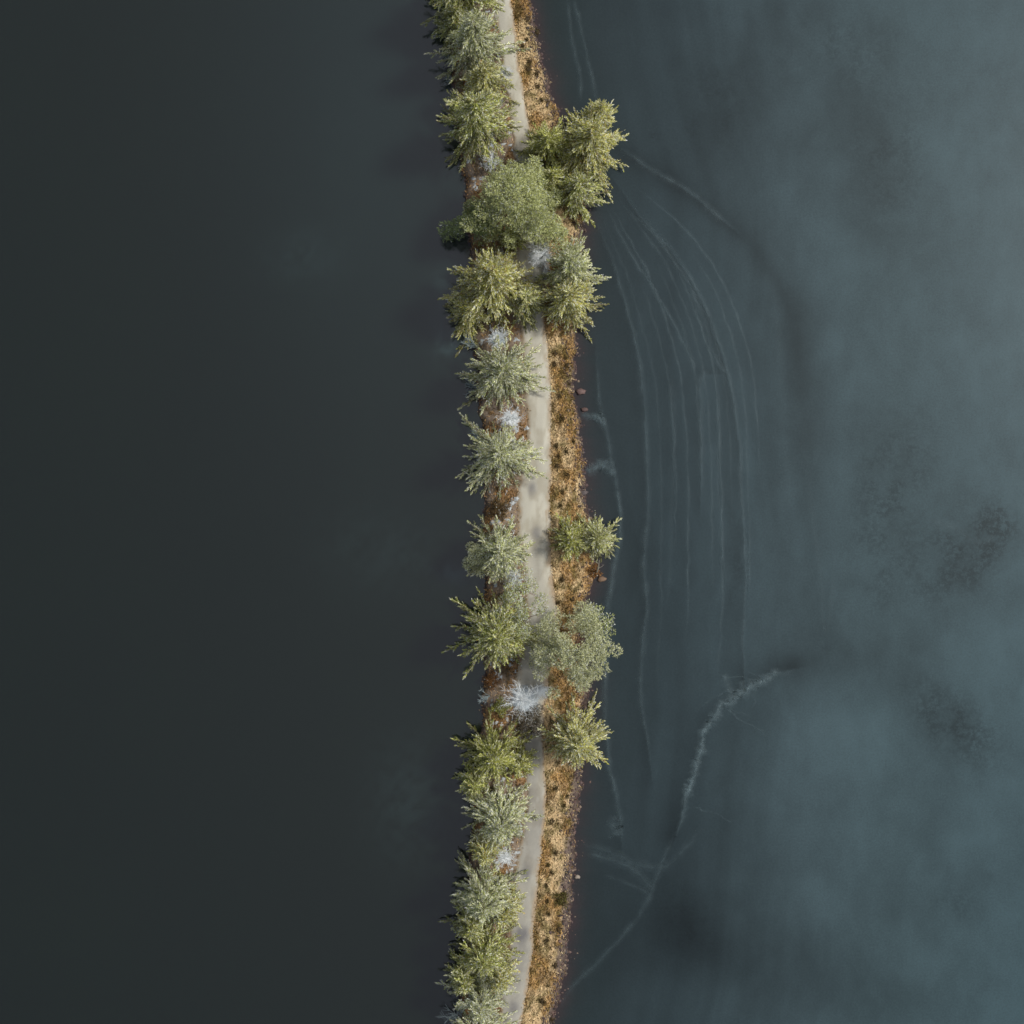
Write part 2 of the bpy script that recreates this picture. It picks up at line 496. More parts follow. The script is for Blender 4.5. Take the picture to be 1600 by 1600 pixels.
# long frozen swash bands parallel to the shore
band = vn2.fbm((X - edge(K_R, np.clip(Y, -110, 110))) * 0.55 + 100, Y * 0.02 + 4, 3) - 0.5
c = c * (1 + 0.42 * band * sstep(1330, 1180, px) * sstep(940, 1010, px))[..., None]
# shallow reddish mud close to the bank
dR = X - eR(Y)
mud = np.exp(-(np.clip(dR, 0, 99) / 1.0) ** 1.3) * (0.55 + 0.9 * (vn2.fbm(X * 0.4, Y * 0.25) - 0.3))
c = lerp(c, srgb(60, 50, 52), np.clip(mud, 0, 0.85)[..., None])
speck = np.zeros(px.shape)
for (cx, cy, sx, sy, rot, k) in [(1500, 870, 85, 60, -35, .9), (1555, 820, 40, 50, 0, .8), (1490, 1130, 85, 42, 38, .9), (1400, 740, 55, 90, 10, .6), (1370, 870, 50, 100, 0, .45),
                                 (1075, 1440, 45, 55, 0, .35), (1385, 250, 60, 90, 0, .45), (1110, 170, 70, 70, 20, .35), (1350, 90, 90, 60, 0, .25), (1150, 880, 18, 80, 0, .4),
                                 (1020, 210, 14, 10, 0, .8), (1055, 235, 14, 10, 0, .6), (1490, 1410, 40, 30, 0, .4), (1300, 60, 60, 60, 0, .2)]:
    speck = speck + k * blob(cx, cy, sx, sy, rot, 1.3) * np.clip(vn2.fbm(X * 0.8 + 7, Y * 0.8) * 3 - 0.8, 0, 1)
Zi = 0.004 + 0 * X
ice = mesh_obj('lake_ice', np.stack([X, Y, Zi], -1).reshape(-1, 3), grid_faces(*X.shape), M_ICE, col=c.reshape(-1, 3), smooth=True,
               extra={'speck': np.clip(speck, 0, 1).ravel()})
ice['kind'] = 'structure'

# frost ridges along the cracks: low mounds of rime whose rims thin out to nothing
m = Nd('rime_frost')
fa = m.n('ShaderNodeAttribute', attribute_name='fade')
b = m.n('ShaderNodeBsdfPrincipled')
b.inputs['Base Color'].default_value = (*srgb(88, 108, 114), 1)
b.inputs['Roughness'].default_value = 0.6
tr = m.n('ShaderNodeBsdfTransparent')
mx = m.n('ShaderNodeMixShader')
th = m.n('ShaderNodeMath', operation='MULTIPLY')
m.l(fa.outputs['Fac'], th.inputs[0])
m.l(ramp(m, noise(m, 1.7, 5, 0.7), [(0.32, 0.35), (0.62, 1.0)]), th.inputs[1])
m.l(th.outputs[0], mx.inputs[0]); m.l(tr.outputs[0], mx.inputs[1]); m.l(b.outputs[0], mx.inputs[2])
m.l(mx.outputs[0], m.n('ShaderNodeOutputMaterial').inputs[0])
M_RIME = m.m


def catmull(pts, n=10):
    p = np.array(pts, float)
    p = np.vstack([2 * p[0] - p[1], p, 2 * p[-1] - p[-2]])
    out = []
    for i in range(1, len(p) - 2):
        for k in range(n):
            u = k / n
            out.append(0.5 * ((2 * p[i]) + (-p[i - 1] + p[i + 1]) * u + (2 * p[i - 1] - 5 * p[i] + 4 * p[i + 1] - p[i + 2]) * u * u + (-p[i - 1] + 3 * p[i] - 3 * p[i + 1] + p[i + 2]) * u ** 3))
    out.append(p[-2])
    return np.array(out)


for i, (kind, pts, w, k) in enumerate(CRACKS):
    q = catmull(pts, 14)
    n = len(q)
    s = np.arange(n)
    q = q + np.stack([vn.fbm(s * 0.22 + 10 * i, s * 0 + i) - .5, vn.fbm(s * 0.22 + 5, s * 0 + i + 50) - .5], -1) * (5 if kind == 'line' else 12)
    d = np.gradient(q, axis=0); d /= np.linalg.norm(d, axis=1)[:, None] + 1e-9
    nr = np.stack([-d[:, 1], d[:, 0]], -1)
    endf = np.clip(np.minimum(s, n - 1 - s) / (n * 0.16), 0, 1) ** 0.7
    ww = w * (0.5 if kind == 'main' or w < 2.5 else 0.75) * (0.55 + 0.9 * vn2.fbm(s * 0.35 + i * 3, s * 0 + 5)) * (0.45 + 0.55 * endf)
    if kind == 'main': ww = ww * (0.25 + 1.5 * vn2.fbm(s * 0.7, s * 0 + 77))
    cross = np.array([-1.9, -0.7, -0.15, 0.2, 0.7, 1.9]); al = np.array([0, .55, 1, 1, .5, 0.]); hh = np.array([0, .5, 1, .9, .4, 0])
    pts2 = q[:, None, :] + nr[:, None, :] * (ww[:, None] * cross[None, :])[..., None]
    Xr, Yr = P(pts2[..., 0], pts2[..., 1])
    Zr = 0.009 + 0.0004 * i + hh[None, :] * 0.04 * endf[:, None]
    fade = al[None, :] * (k * (0.85 if kind == 'main' else 0.42) * endf * (0.25 + 1.3 * vn.fbm(s * 0.25 + 90, s * 0 + i)))[:, None]
    mesh_obj('frost_ridge' if kind == 'line' else 'pressure_ridge', np.stack([Xr, Yr, Zr + 0 * Xr], -1).reshape(-1, 3), grid_faces(n, 6), M_RIME, parent=ice, smooth=True, extra={'fade': np.clip(fade, 0, 1).ravel()})


# ------------------------------------------------------------------ trees
def norm(v): return v / (np.linalg.norm(v, axis=-1, keepdims=True) + 1e-9)


def tubes(paths, radii, sides=6):
    """list of (k,3) polylines and their radii -> V, F quads"""
    V, F, o = [], [], 0
    ang = np.linspace(0, 2 * np.pi, sides, endpoint=False)
    for p, r in zip(paths, radii):
        p = np.asarray(p, float); r = np.asarray(r, float)
        d = norm(np.gradient(p, axis=0))
        ref = np.where(np.abs(d[:, 2:3]) > 0.9, np.array([[1., 0, 0]]), np.array([[0, 0, 1.]]))
        u = norm(np.cross(d, ref)); v = np.cross(d, u)
        ring = p[:, None, :] + r[:, None, None] * (np.cos(ang)[None, :, None] * u[:, None, :] + np.sin(ang)[None, :, None] * v[:, None, :])
        V.append(ring.reshape(-1, 3))
        for i in range(len(p) - 1):
            for j in range(sides):
                j2 = (j + 1) % sides
                F.append((o + i * sides + j, o + i * sides + j2, o + (i + 1) * sides + j2, o + (i + 1) * sides + j))
        o += len(p) * sides
    return np.vstack(V), np.array(F)


def sprigs(pos, dirv, length, width, up, rng, tilt=0.5):
    """diamond needle sprigs; returns V (4n,3), F (n,4)"""
    n = len(pos)
    dirv = norm(dirv)
    nrm = norm(up + rng.normal(0, tilt, (n, 3)))
    side = norm(np.cross(dirv, nrm))
    mid = pos + dirv * (length * 0.45)[:, None]
    sag = nrm * (length * 0.08)[:, None]
    V = np.stack([pos, mid + side * (width / 2)[:, None] + sag, pos + dirv * length[:, None] - sag, mid - side * (width / 2)[:, None] + sag], 1)
    F = np.arange(4 * n).reshape(n, 4)
    return V.reshape(-1, 3), F


def leaf_colours(n, pal, rng, frost, bias=None):
    w = np.array([p[3] for p in pal], float); w /= w.sum()
    idx = rng.choice(len(pal), n, p=w)
    base = np.array([srgb(*p[:3]) for p in pal])[idx]
    base = base * rng.uniform(0.55, 1.4, (n, 1))
    fr = rng.random(n) < (frost if bias is None else frost * bias)
    base[fr] = srgb(226, 232, 226) * rng.uniform(0.55, 1.0, (fr.sum(), 1))
    return base


OLIVE = [(156, 164, 78, 4), (176, 182, 94, 3), (116, 124, 56, 2), (208, 208, 142, 2), (160, 138, 70, .4)]
YELLOW = [(174, 174, 84, 4), (194, 192, 102, 3), (132, 134, 62, 2), (216, 216, 158, 2), (176, 144, 78, .6)]
GREY = [(170, 178, 112, 4), (196, 202, 144, 3), (128, 136, 76, 2), (224, 228, 200, 2)]
GREEN = [(164, 166, 80, 4), (174, 178, 90, 3), (122, 130, 58, 2), (188, 190, 116, 1.5)]
SAGE = [(196, 198, 150, 4), (212, 214, 174, 3), (156, 162, 108, 2), (216, 220, 186, 1.5)]
PINEG = [(186, 192, 128, 4), (202, 206, 148, 3), (146, 154, 96, 2), (204, 208, 164, 1)]
DEEP = [(136, 152, 98, 4), (152, 166, 110, 3), (98, 116, 68, 2), (152, 164, 104, 1)]

BARK_C = srgb(112, 94, 78)


def z_at(x, y): return float(ground_z(np.array(x), np.array(y)))


def spruce(label, cx, cy, rx, ry, h, pal, frost, seed, dens=1.0, name='spruce_tree', group='conifers lining the causeway', lean=(0, 0)):
    rng = np.random.default_rng(seed)
    bx, by = P(cx, cy)
    lowz = 1.0 + h * 0.12
    bx *= (CAM_H - lowz) / CAM_H; by *= (CAM_H - lowz) / CAM_H
    gz = max(z_at(bx, by), -0.1) - 0.08
    root = empty(name, (bx, by, gz))
    tag(root, label, 'spruce tree', group)
    Rx, Ry = rx / 16.0 * 1.22, ry / 16.0 * 1.18
    R = (Rx + Ry) / 2
    pos, dr, ln, wd, up, fb, axf, tn = [], [], [], [], [], [], [], []
    limbs, lr = [], []
    zt = np.linspace(0, h, 9)
    cxs = lean[0] * (zt / h) ** 1.5 + 0.06 * rng.normal(0, 1, 9) * (zt / h); cys = lean[1] * (zt / h) ** 1.5 + 0.06 * rng.normal(0, 1, 9) * (zt / h)
    limbs.append(np.stack([cxs, cys, zt], -1)); lr.append(0.17 * (h / 12) * (1 - zt / h) ** 0.8 + 0.015)
    az_scale = {k: rng.uniform(0.82, 1.16) for k in range(12)}
    z = h * 0.11
    az0 = rng.uniform(0, 6.28)
    while z < h * 0.985:
        u = (z - h * 0.11) / (h * 0.89)
        Lb = (1 - u) ** 0.85
        nb = max(5, int((7.4 - 2.0 * u) * dens + 0.5))
        az0 += 2.4 / nb + 0.4
        for k in range(nb):
            az = az0 + k * 2 * math.pi / nb + rng.normal(0, 0.16)
            sc = az_scale[int(az / (2 * math.pi) * 12) % 12]
            ca, sa = math.cos(az), math.sin(az)
            Rr = math.hypot(Rx * ca, Ry * sa)
            L = Rr * Lb * sc * (rng.uniform(0.66, 1.04) if rng.random() > 0.10 else rng.uniform(1.04, 1.22)) + 0.12
            rise = 0.55 * u + rng.normal(0, 0.05); droop = 0.62 * (1 - u) + 0.12
            def curve(tv):
                r = L * tv
                dz = L * (rise * tv - droop * tv ** 1.6 + 0.30 * tv ** 4 * (1 - 0.5 * u))
                bend = 0.07 * math.sin(az * 3 + z * 5) * L * tv ** 2
                ox = np.interp(z, zt, cxs); oy = np.interp(z, zt, cys)
                return np.stack([ox + ca * r - sa * bend, oy + sa * r + ca * bend, z + dz], -1)
            tv = np.linspace(0, 1, 7)
            cp = curve(tv)
            limbs.append(cp[[0, 2, 4, 6]]); lr.append(np.array([0.045, 0.03, 0.018, 0.006]) * (0.4 + L / 3.5))
            axes = [(cp, 1.0, L)]
            tone = rng.choice([0.62, 0.85, 1.0, 1.15, 1.3]) * rng.uniform(0.92, 1.08)
            # side shoots
            if L > 0.9:
                nsec = int(0.5 + L * 1.25)
                for j in range(nsec):
                    ts = 0.28 + 0.60 * (j + rng.random() * 0.6) / nsec
                    st = curve(np.array([ts, min(1, ts + 0.06)]))
                    f = norm(st[1] - st[0])
                    sgn = 1 if j % 2 else -1
                    a2 = sgn * rng.uniform(0.35, 0.62)
                    d2 = np.array([f[0] * math.cos(a2) - f[1] * math.sin(a2), f[0] * math.sin(a2) + f[1] * math.cos(a2), f[2] - 0.1])
                    L2 = min(L * (1 - ts) * rng.uniform(0.4, 0.65) + 0.15, 0.7)
                    tv2 = np.linspace(0, 1, 5)[:, None]
                    p2 = st[0] + norm(d2) * L2 * tv2 + np.array([0, 0, -0.22]) * L2 * tv2 ** 2
                    axes.append((p2, 0.75, L2))
            for cpa, wsc, La in axes:
                step = 0.07
                ns = max(4, int(La / step))
                tq = np.linspace(0.12 if wsc == 1.0 and La > 1 else 0.02, 1, ns)
                tt0 = np.linspace(0, 1, len(cpa))
                pp = np.stack([np.interp(tq, tt0, cpa[:, i]) for i in range(3)], -1)
                ff = norm(np.gradient(pp, axis=0) if ns > 1 else pp)
                sd = norm(np.cross(ff, np.array([0, 0, 1.0])))
                for sg in (-1, 1, 0):
                    if sg == 0:
                        d = ff + rng.normal(0, 0.18, ff.shape) + np.array([0, 0, 0.15])
                        l = np.full(ns, 0.24)
                    else:
                        d = ff * rng.uniform(1.0, 1.8, (ns, 1)) + sd * sg + np.array([0, 0, -0.18]) + rng.normal(0, 0.14, ff.shape)
                        l = (0.11 + 0.12 * (1 - tq)) * (0.8 + 0.1 * R)
                    keep = rng.random(ns) < 0.93
                    pos.append((pp + rng.normal(0, 0.03, pp.shape))[keep]); dr.append(d[keep])
                    ln.append((l * rng.uniform(0.7, 1.35, ns) * (0.75 + 0.25 * wsc))[keep]); wd.append((rng.uniform(0.045, 0.09, ns))[keep])
                    up.append(np.tile(np.array([0, 0, 1.0]), (ns, 1))[keep])
                    fb.append((0.35 + 1.1 * tq)[keep]); axf.append(np.full(keep.sum(), 1.0 if sg == 0 else 0.0)); tn.append(np.full(keep.sum(), tone))
        z += (0.52 + 0.14 * rng.random()) * (0.75 + 0.25 * h / 12) * (1 - 0.35 * u)
    # leader
    pos.append(np.tile([cxs[-1], cys[-1], h - 0.1], (8, 1)) + rng.normal(0, 0.03, (8, 3))); dr.append(rng.normal(0, 0.5, (8, 3)) + [0, 0, 1]); ln.append(np.full(8, 0.3)); wd.append(np.full(8, 0.07)); up.append(rng.normal(0, 1, (8, 3))); fb.append(np.ones(8)); axf.append(np.ones(8)); tn.append(np.ones(8))
    pos = np.vstack(pos); dr = np.vstack(dr); ln = np.concatenate(ln); wd = np.concatenate(wd); up = np.vstack(up); fb = np.concatenate(fb); axf = np.concatenate(axf)
    V, F = sprigs(pos, dr, ln, wd, up, rng, 0.42)
    c = leaf_colours(len(pos), pal, rng, frost, fb)
    rime = (axf > 0) & (rng.random(len(pos)) < 0.42 + 1.2 * frost)       # hoar lies along the boughs
    c[rime] = lerp(c[rime], srgb(226, 224, 190), 0.62)
    c[axf == 0] *= 0.74
    c *= np.concatenate(tn)[:, None]
    c = c * (0.92 + 0.52 * (vn.fbm(pos[:, 0] * 1.3 + seed, pos[:, 1] * 1.3 + pos[:, 2])))[:, None]
    mesh_obj('crown', V, F, M_NEEDLE, parent=root, col=np.repeat(c, 4, 0))
    V, F = tubes(limbs, lr, 5)
    mesh_obj('trunk', V, F, M_BARK, parent=root, col=np.tile(BARK_C, (len(V), 1)), smooth=True)
    return root


def pine(label, cx, cy, rx, ry, h, pal, frost, seed, nclump=46, name='pine_tree', group='conifers lining the causeway', flat=0.55, cat='pine tree', grain=1.0):
    rng = np.random.default_rng(seed)
    bx, by = P(cx, cy)
    k = (CAM_H - h * 0.6) / CAM_H
    bx *= k; by *= k
    gz = max(z_at(bx, by), -0.1) - 0.08
    root = empty(name, (bx, by, gz))
    tag(root, label, cat, group)
    Rx, Ry = rx / 16.0 * 1.10, ry / 16.0 * 1.10
    limbs, lr = [], []
    zt = np.linspace(0, h * 0.9, 7)
    tw = np.cumsum(rng.normal(0, 0.06, (7, 2)), 0) * (h / 9)
    limbs.append(np.column_stack([tw, zt])); lr.append(0.2 * (h / 11) * (1 - zt / h) + 0.02)
    pos, dr, ln, wd, up, cc = [], [], [], [], [], []
    for i in range(nclump):
        a = rng.uniform(0, 2 * math.pi); rr = math.sqrt((i + 0.5) / nclump) * rng.uniform(0.78, 1.14)
        wav = 1 + 0.20 * math.sin(3 * a + seed) + 0.15 * math.sin(7 * a + 2 * seed) + 0.08 * math.sin(13 * a + seed)
        x, y = Rx * rr * math.cos(a) * wav * 0.86, Ry * rr * math.sin(a) * wav * 0.86
        z = h * (0.48 + flat * 0.9 * (1 - rr ** 2)) * 1.0 - rng.uniform(0, 0.22) * h * (0.4 + rr)
        z = min(z, h)
        zs = max(h * 0.25, z - 0.9 - rr * 1.2)
        s0 = np.array([np.interp(zs, zt, tw[:, 0]), np.interp(zs, zt, tw[:, 1]), zs])
        e = np.array([x, y, z])
        mid = (s0 + e) / 2 + np.array([0, 0, 0.2])
        limbs.append(np.array([s0, mid, e])); lr.append(np.array([0.06, 0.035, 0.012]) * h / 11)
        rc = rng.uniform(0.5, 0.95) * (Rx / 4.0) ** 0.5
        n = int(330 * rc * rc * 1.9 * grain)
        v = norm(rng.normal(0, 1, (n, 3))); v[:, 2] = np.abs(v[:, 2]) * 0.9 - 0.15
        lob = 1 + 0.3 * np.sin(v[:, 0] * 5 + i) * np.cos(v[:, 1] * 6 + 2 * i)
        rad = rc * rng.uniform(0.35, 1.0, n) ** 0.5 * lob
        p = e + v * rad[:, None] * np.array([1, 1, 0.62])
        pos.append(p); dr.append(v * np.array([1, 1, .6]) + rng.normal(0, 0.5, (n, 3)) + np.array([0, 0, 0.25]))
        ln.append(rng.uniform(0.12, 0.26, n)); wd.append(rng.uniform(0.05, 0.09, n)); up.append(v * 0.7 + np.array([0, 0, 1.0]))
        cc.append(leaf_colours(n, pal, rng, frost) * rng.uniform(0.82, 1.15))
    pos = np.vstack(pos); dr = np.vstack(dr); ln = np.concatenate(ln); wd = np.concatenate(wd); up = np.vstack(up); cc = np.vstack(cc)
    V, F = sprigs(pos, dr, ln, wd, up, rng, 0.45)
    mesh_obj('crown', V, F, M_NEEDLE, parent=root, col=np.repeat(cc, 4, 0))
    V, F = tubes(limbs, lr, 5)
    mesh_obj('trunk', V, F, M_BARK, parent=root, col=np.tile(srgb(128, 96, 74), (len(V), 1)), smooth=True)
    return root


W, E = 'conifers in the dense west row of the causeway', 'conifers on the east bank of the causeway'
spruce('olive spruce cut by the top edge of the picture', 724, 2, 66, 60, 12.5, OLIVE, .10, 101, group=W)
spruce('frost-flecked olive spruce, second from the top edge beside the grey path', 744, 84, 58, 60, 12.5, GREY, .14, 102, group=W)
spruce('star-shaped olive spruce with ragged west branches, just above the soft green pine', 748, 206, 62, 62, 13.5, OLIVE, .10, 103, group=W)
pine('large soft mid-green pine between the star-shaped spruce and the broad yellowish spruce', 800, 318, 70, 60, 11, PINEG, .08, 104, nclump=84, group=W)
pine('lower dark green pine leaning over the west water beside the soft green pine', 744, 352, 42, 30, 6, DEEP, .05, 105, nclump=26, group=W)
spruce('broad yellowish spruce with wide spread branches and pale centre, directly above the frosted spruce', 772, 450, 78, 74, 13, YELLOW, .10, 106, group=W, dens=1.05)
spruce('frosted spruce with long arms over the path, above the white snow patch', 787, 586, 64, 56, 11, GREY, .17, 107, group=W, dens=.85)
spruce('grey-green frosted spruce standing alone below the snow patch and above the brown bush', 782, 712, 66, 54, 11, GREY, .18, 108, group=W, dens=.88)
spruce('ragged grey-green spruce just below the brown bush on the orange grass', 784, 860, 54, 50, 9, GREY, .16, 109, group=W, dens=1.1)
pine('small pale frosted pine squeezed beside the path between two bigger crowns', 815, 922, 34, 34, 6.5, GREY, .30, 110, nclump=18, group=W, grain=.7)
spruce('deep olive spruce with fanned branches, opposite the big round pine', 780, 985, 66, 66, 12, OLIVE, .10, 111, group=W)
spruce('bright olive-green spruce fanning west just below the bluish snow patch', 772, 1172, 55, 50, 9, GREEN, .04, 112, group=W)
spruce('ragged frost-grey spruce between the bright olive spruce and the lower snow patch', 782, 1268, 62, 58, 11, GREY, .20, 113, group=W, dens=.9)
spruce('rounded light olive spruce directly below the lowest snow patch', 758, 1388, 54, 54, 11, GREY, .14, 114, group=W)
spruce('dark olive spruce with upswept branches, third crown from the bottom edge', 757, 1474, 54, 44, 9.5, OLIVE, .08, 115, group=W)
spruce('pale grey-green spruce with a bluish frosty heart near the bottom edge', 753, 1546, 52, 46, 9.5, GREY, .26, 116, group=W)
spruce('spruce cut by the bottom edge of the picture, behind the snow-crusted twigs', 752, 1606, 52, 44, 8, GREY, .18, 117, group=W)
extra = [
    ('pine', 852, 362, 28, 24, 7, PINEG, .12, 'small pale pine closing the path just above the bright snow patch'),
    ('spruce', 758, 138, 38, 36, 9, YELLOW, .12, 'small yellowish spruce wedged between the second spruce from the top and the star-shaped one'),
    ('spruce', 716, 44, 32, 34, 8, OLIVE, .10, 'narrow olive spruce on the west shore between the two topmost crowns'),
    ('pine', 832, 272, 32, 28, 8, PINEG, .10, 'small light green pine arching over the path above the soft green pine'),
    ('spruce', 800, 376, 24, 24, 6, GREEN, .06, 'little green spruce just above the bright upper snow patch'),
    ('spruce', 736, 492, 34, 34, 8, YELLOW, .08, 'small yellow spruce at the lower left foot of the broad yellowish spruce'),
    ('spruce', 822, 474, 30, 34, 7, OLIVE, .12, 'small olive spruce at the lower right foot of the broad yellowish spruce'),
    ('pine', 748, 872, 26, 28, 6, SAGE, .14, 'small sage pine leaning west out of the ragged grey-green spruce'),
    ('pine', 816, 968, 32, 34, 8, GREY, .30, 'pale frosted pine touching the path right of the deep olive spruce'),
    ('spruce', 742, 1222, 30, 30, 6, OLIVE, .06, 'small olive spruce over the water below the bright olive-green spruce'),
    ('spruce', 812, 1188, 24, 26, 5, GREEN, .05, 'young green spruce on the path side of the bright olive-green spruce'),
    ('spruce', 758, 1322, 28, 30, 7, YELLOW, .12, 'small yellowish spruce left of the small round snow patch'),
    ('spruce', 788, 1412, 34, 40, 8, YELLOW, .14, 'yellowish spruce against the path right of the rounded light olive spruce'),
    ('spruce', 738, 1436, 32, 34, 7, OLIVE, .10, 'small dark olive spruce over the water above the upswept spruce'),
    ('spruce', 782, 1512, 30, 34, 7, YELLOW, .16, 'small yellow-olive spruce beside the path near the bottom edge'),
    ('spruce', 728, 1520, 30, 30, 7, OLIVE, .10, 'small olive spruce on the west shore near the bottom edge'),
    ('spruce', 934, 190, 32, 36, 8, YELLOW, .10, 'small bright spruce forming the north tip of the top east cluster'),
    ('spruce', 862, 290, 32, 34, 7, GREEN, .04, 'small shaded green spruce between the soft green pine and the top east cluster')]
for i, (kd, ex, ey, erx, ery, eh, pal, fr, lab) in enumerate(extra):
    if kd == 'spruce':
        spruce(lab, ex, ey, erx, ery, eh, pal, fr, 400 + i, group=W if ex < 850 else 'conifers on the east bank of the causeway')
    else:
        pine(lab, ex, ey, erx, ery, eh, pal, fr, 400 + i, nclump=18, group=W, grain=.8)
# east side
spruce('tall yellow-olive spruce bulging over the ice, brightest of the top east cluster', 918, 236, 56, 72, 12.5, YELLOW, .10, 121, group=E, dens=1.1)
spruce('dark green spruce filling the gap between path and tall yellow-olive spruce', 856, 240, 50, 50, 8.5, GREEN, .03, 122, group=E)
spruce('narrow yellow-green spruce, lowest crown of the top east cluster', 900, 305, 44, 46, 8.5, OLIVE, .12, 123, group=E)
spruce('grey-brown spruce beside the bright upper snow patch, upper of the pair east of the path', 889, 425, 50, 52, 10.5, GREY, .10, 124, group=E)
spruce('pale olive spruce, lower of the pair where the tan east bank starts', 886, 474, 50, 52, 9.5, YELLOW, .12, 125, group=E)
spruce('low dark green young spruce midway down the east bank, by the leaning bare trunk', 892, 842, 36, 42, 4.8, GREEN, .06, 126, group=E)
spruce('light green young spruce reaching over the ice beside the low dark spruce', 932, 840, 42, 42, 6, [(170, 174, 100, 4), (190, 192, 122, 3), (140, 146, 78, 2), (206, 208, 160, 1)], .12, 127, group=E)
pine('big round sage-green pine, widest crown of the east bank', 900, 1020, 70, 62, 10, SAGE, .10, 128, nclump=60, group=E)
pine('small frosted grey-green pine at the upper edge of the big round pine', 936, 975, 26, 26, 7, GREY, .2, 129, nclump=12, group=E, grain=.8)
spruce('light olive spruce with pale frosted upper branches, lowest tree on the east bank', 900, 1150, 54, 66, 10, YELLOW, .14, 130, group=E)


# ------------------------------------------------------------------ bushes and bare twigs
def bush(label, cx, cy, r, h, pal, frost, seed, name='bush', group=None, cat='bush'):
    rng = np.random.default_rng(seed)
    bx, by = P(cx, cy)
    gz = z_at(bx, by) - 0.05
    root = empty(name, (bx, by, gz))
    tag(root, label, cat, group)
    R = r / 16.0
    limbs, lr = [], []
    for k in range(9):
        a = rng.uniform(0, 6.28); s = rng.uniform(.5, .95)
        e = np.array([math.cos(a) * R * s, math.sin(a) * R * s, h * rng.uniform(.5, .95)])
        limbs.append(np.array([[0, 0, 0], e * [.4, .4, .6], e])); lr.append([.03, .02, .008])
    n = int(900 * R * R * 1.2 + 120)
    v = norm(rng.normal(0, 1, (n, 3))); v[:, 2] = np.abs(v[:, 2])
    rad = rng.uniform(.3, 1, n) ** .6 * (1 + .3 * np.sin(np.arctan2(v[:, 1], v[:, 0]) * 4 + seed))
    p = v * rad[:, None] * np.array([R * .9, R * .9, h * .9])
    V, F = sprigs(p, v + rng.normal(0, .6, (n, 3)), rng.uniform(.1, .24, n), rng.uniform(.04, .08, n), v + [0, 0, .4], rng, .6)
    mesh_obj('crown', V, F, M_NEEDLE, parent=root, col=np.repeat(leaf_colours(n, pal, rng, frost), 4, 0))
    V, F = tubes(limbs, lr, 4)
    mesh_obj('stem', V, F, M_BARK, parent=root, col=np.tile(BARK_C * .8, (len(V), 1)))
    return root


BROWN = [(96, 78, 48, 4), (116, 92, 54, 3), (74, 62, 40, 2), (130, 112, 66, 1)]
bush('round dark brown bush on the orange grass below the lone frosted spruce', 780, 796, 17, 1.2, BROWN, .02, 201)
bush('small bright green juniper at the west rim of the bluish snow patch', 783, 1102, 15, 1.6, GREEN, .10, 202, name='juniper_bush')
bush('rusty brown bush hugging the west shore above the juniper', 769, 1062, 14, 1.0, [(150, 104, 56, 3), (110, 80, 50, 3), (84, 64, 44, 2)], .02, 203)
bush('mossy brown bush on the little headland below the young spruces', 927, 893, 12, 0.8, [(170, 124, 66, 3), (128, 92, 58, 3)], .02, 204)
bush('grey twiggy undershrub below the snow patch, between the two rows of trees', 826, 1126, 30, 1.2, [(106, 96, 80, 3), (96, 92, 72, 2), (140, 128, 108, 1)], .06, 205)
bush('low moss-green bush on the tan bank in the lower part of the picture', 876, 1402, 13, 0.9, [(108, 104, 50, 3), (84, 78, 42, 2)], .0, 206)

M_TWIG = attr_mat('frosted_twig', 0.7, 0.3, 10, 0.8)


def twigs(label, cx, cy, r, h, seed, az=None, spread=6.28, n=12):
    rng = np.random.default_rng(seed)
    bx, by = P(cx, cy)
    gz = max(z_at(bx, by), 0.0) - 0.1
    root = empty('bare_shrub', (bx, by, gz))
    tag(root, label, 'bare shrub', 'snow-crusted bare shrubs over the west shore')
    ps, rs, ps2, rs2 = [], [], [], []
    for k in range(n):
        a = rng.uniform(0, 6.28) if az is None else az + rng.uniform(-.5, .5) * spread
        L = r / 16 * rng.uniform(.6, 1.1)
        tq = np.linspace(0, 1, 5)
        a2 = a + rng.normal(0, .3) * tq
        p = np.stack([np.cos(a2) * L * tq, np.sin(a2) * L * tq, h * (tq ** .6) * rng.uniform(.6, 1)], -1)
        ps.append(p); rs.append(.022 * (1 - tq) + .009)
        for j in range(8):
            s = p[rng.integers(1, 4)]
            aa = a + rng.uniform(-1, 1); l = L * rng.uniform(.2, .4)
            q = np.stack([s, s + [math.cos(aa) * l * .5, math.sin(aa) * l * .5, .12], s + [math.cos(aa) * l, math.sin(aa) * l, .18]])
            ps2.append(q); rs2.append([.018, .015, .008])
    V, F = tubes(ps, rs, 5)
    mesh_obj('stem', V, F, M_TWIG, parent=root, col=np.tile(srgb(126, 140, 142), (len(V), 1)) * rng.uniform(.6, 1.1, (len(V), 1)))
    V, F = tubes(ps2, rs2, 4)
    mesh_obj('twig', V, F, M_TWIG, parent=root, col=np.tile(srgb(146, 160, 164), (len(V), 1)) * rng.uniform(.6, 1.1, (len(V), 1)))


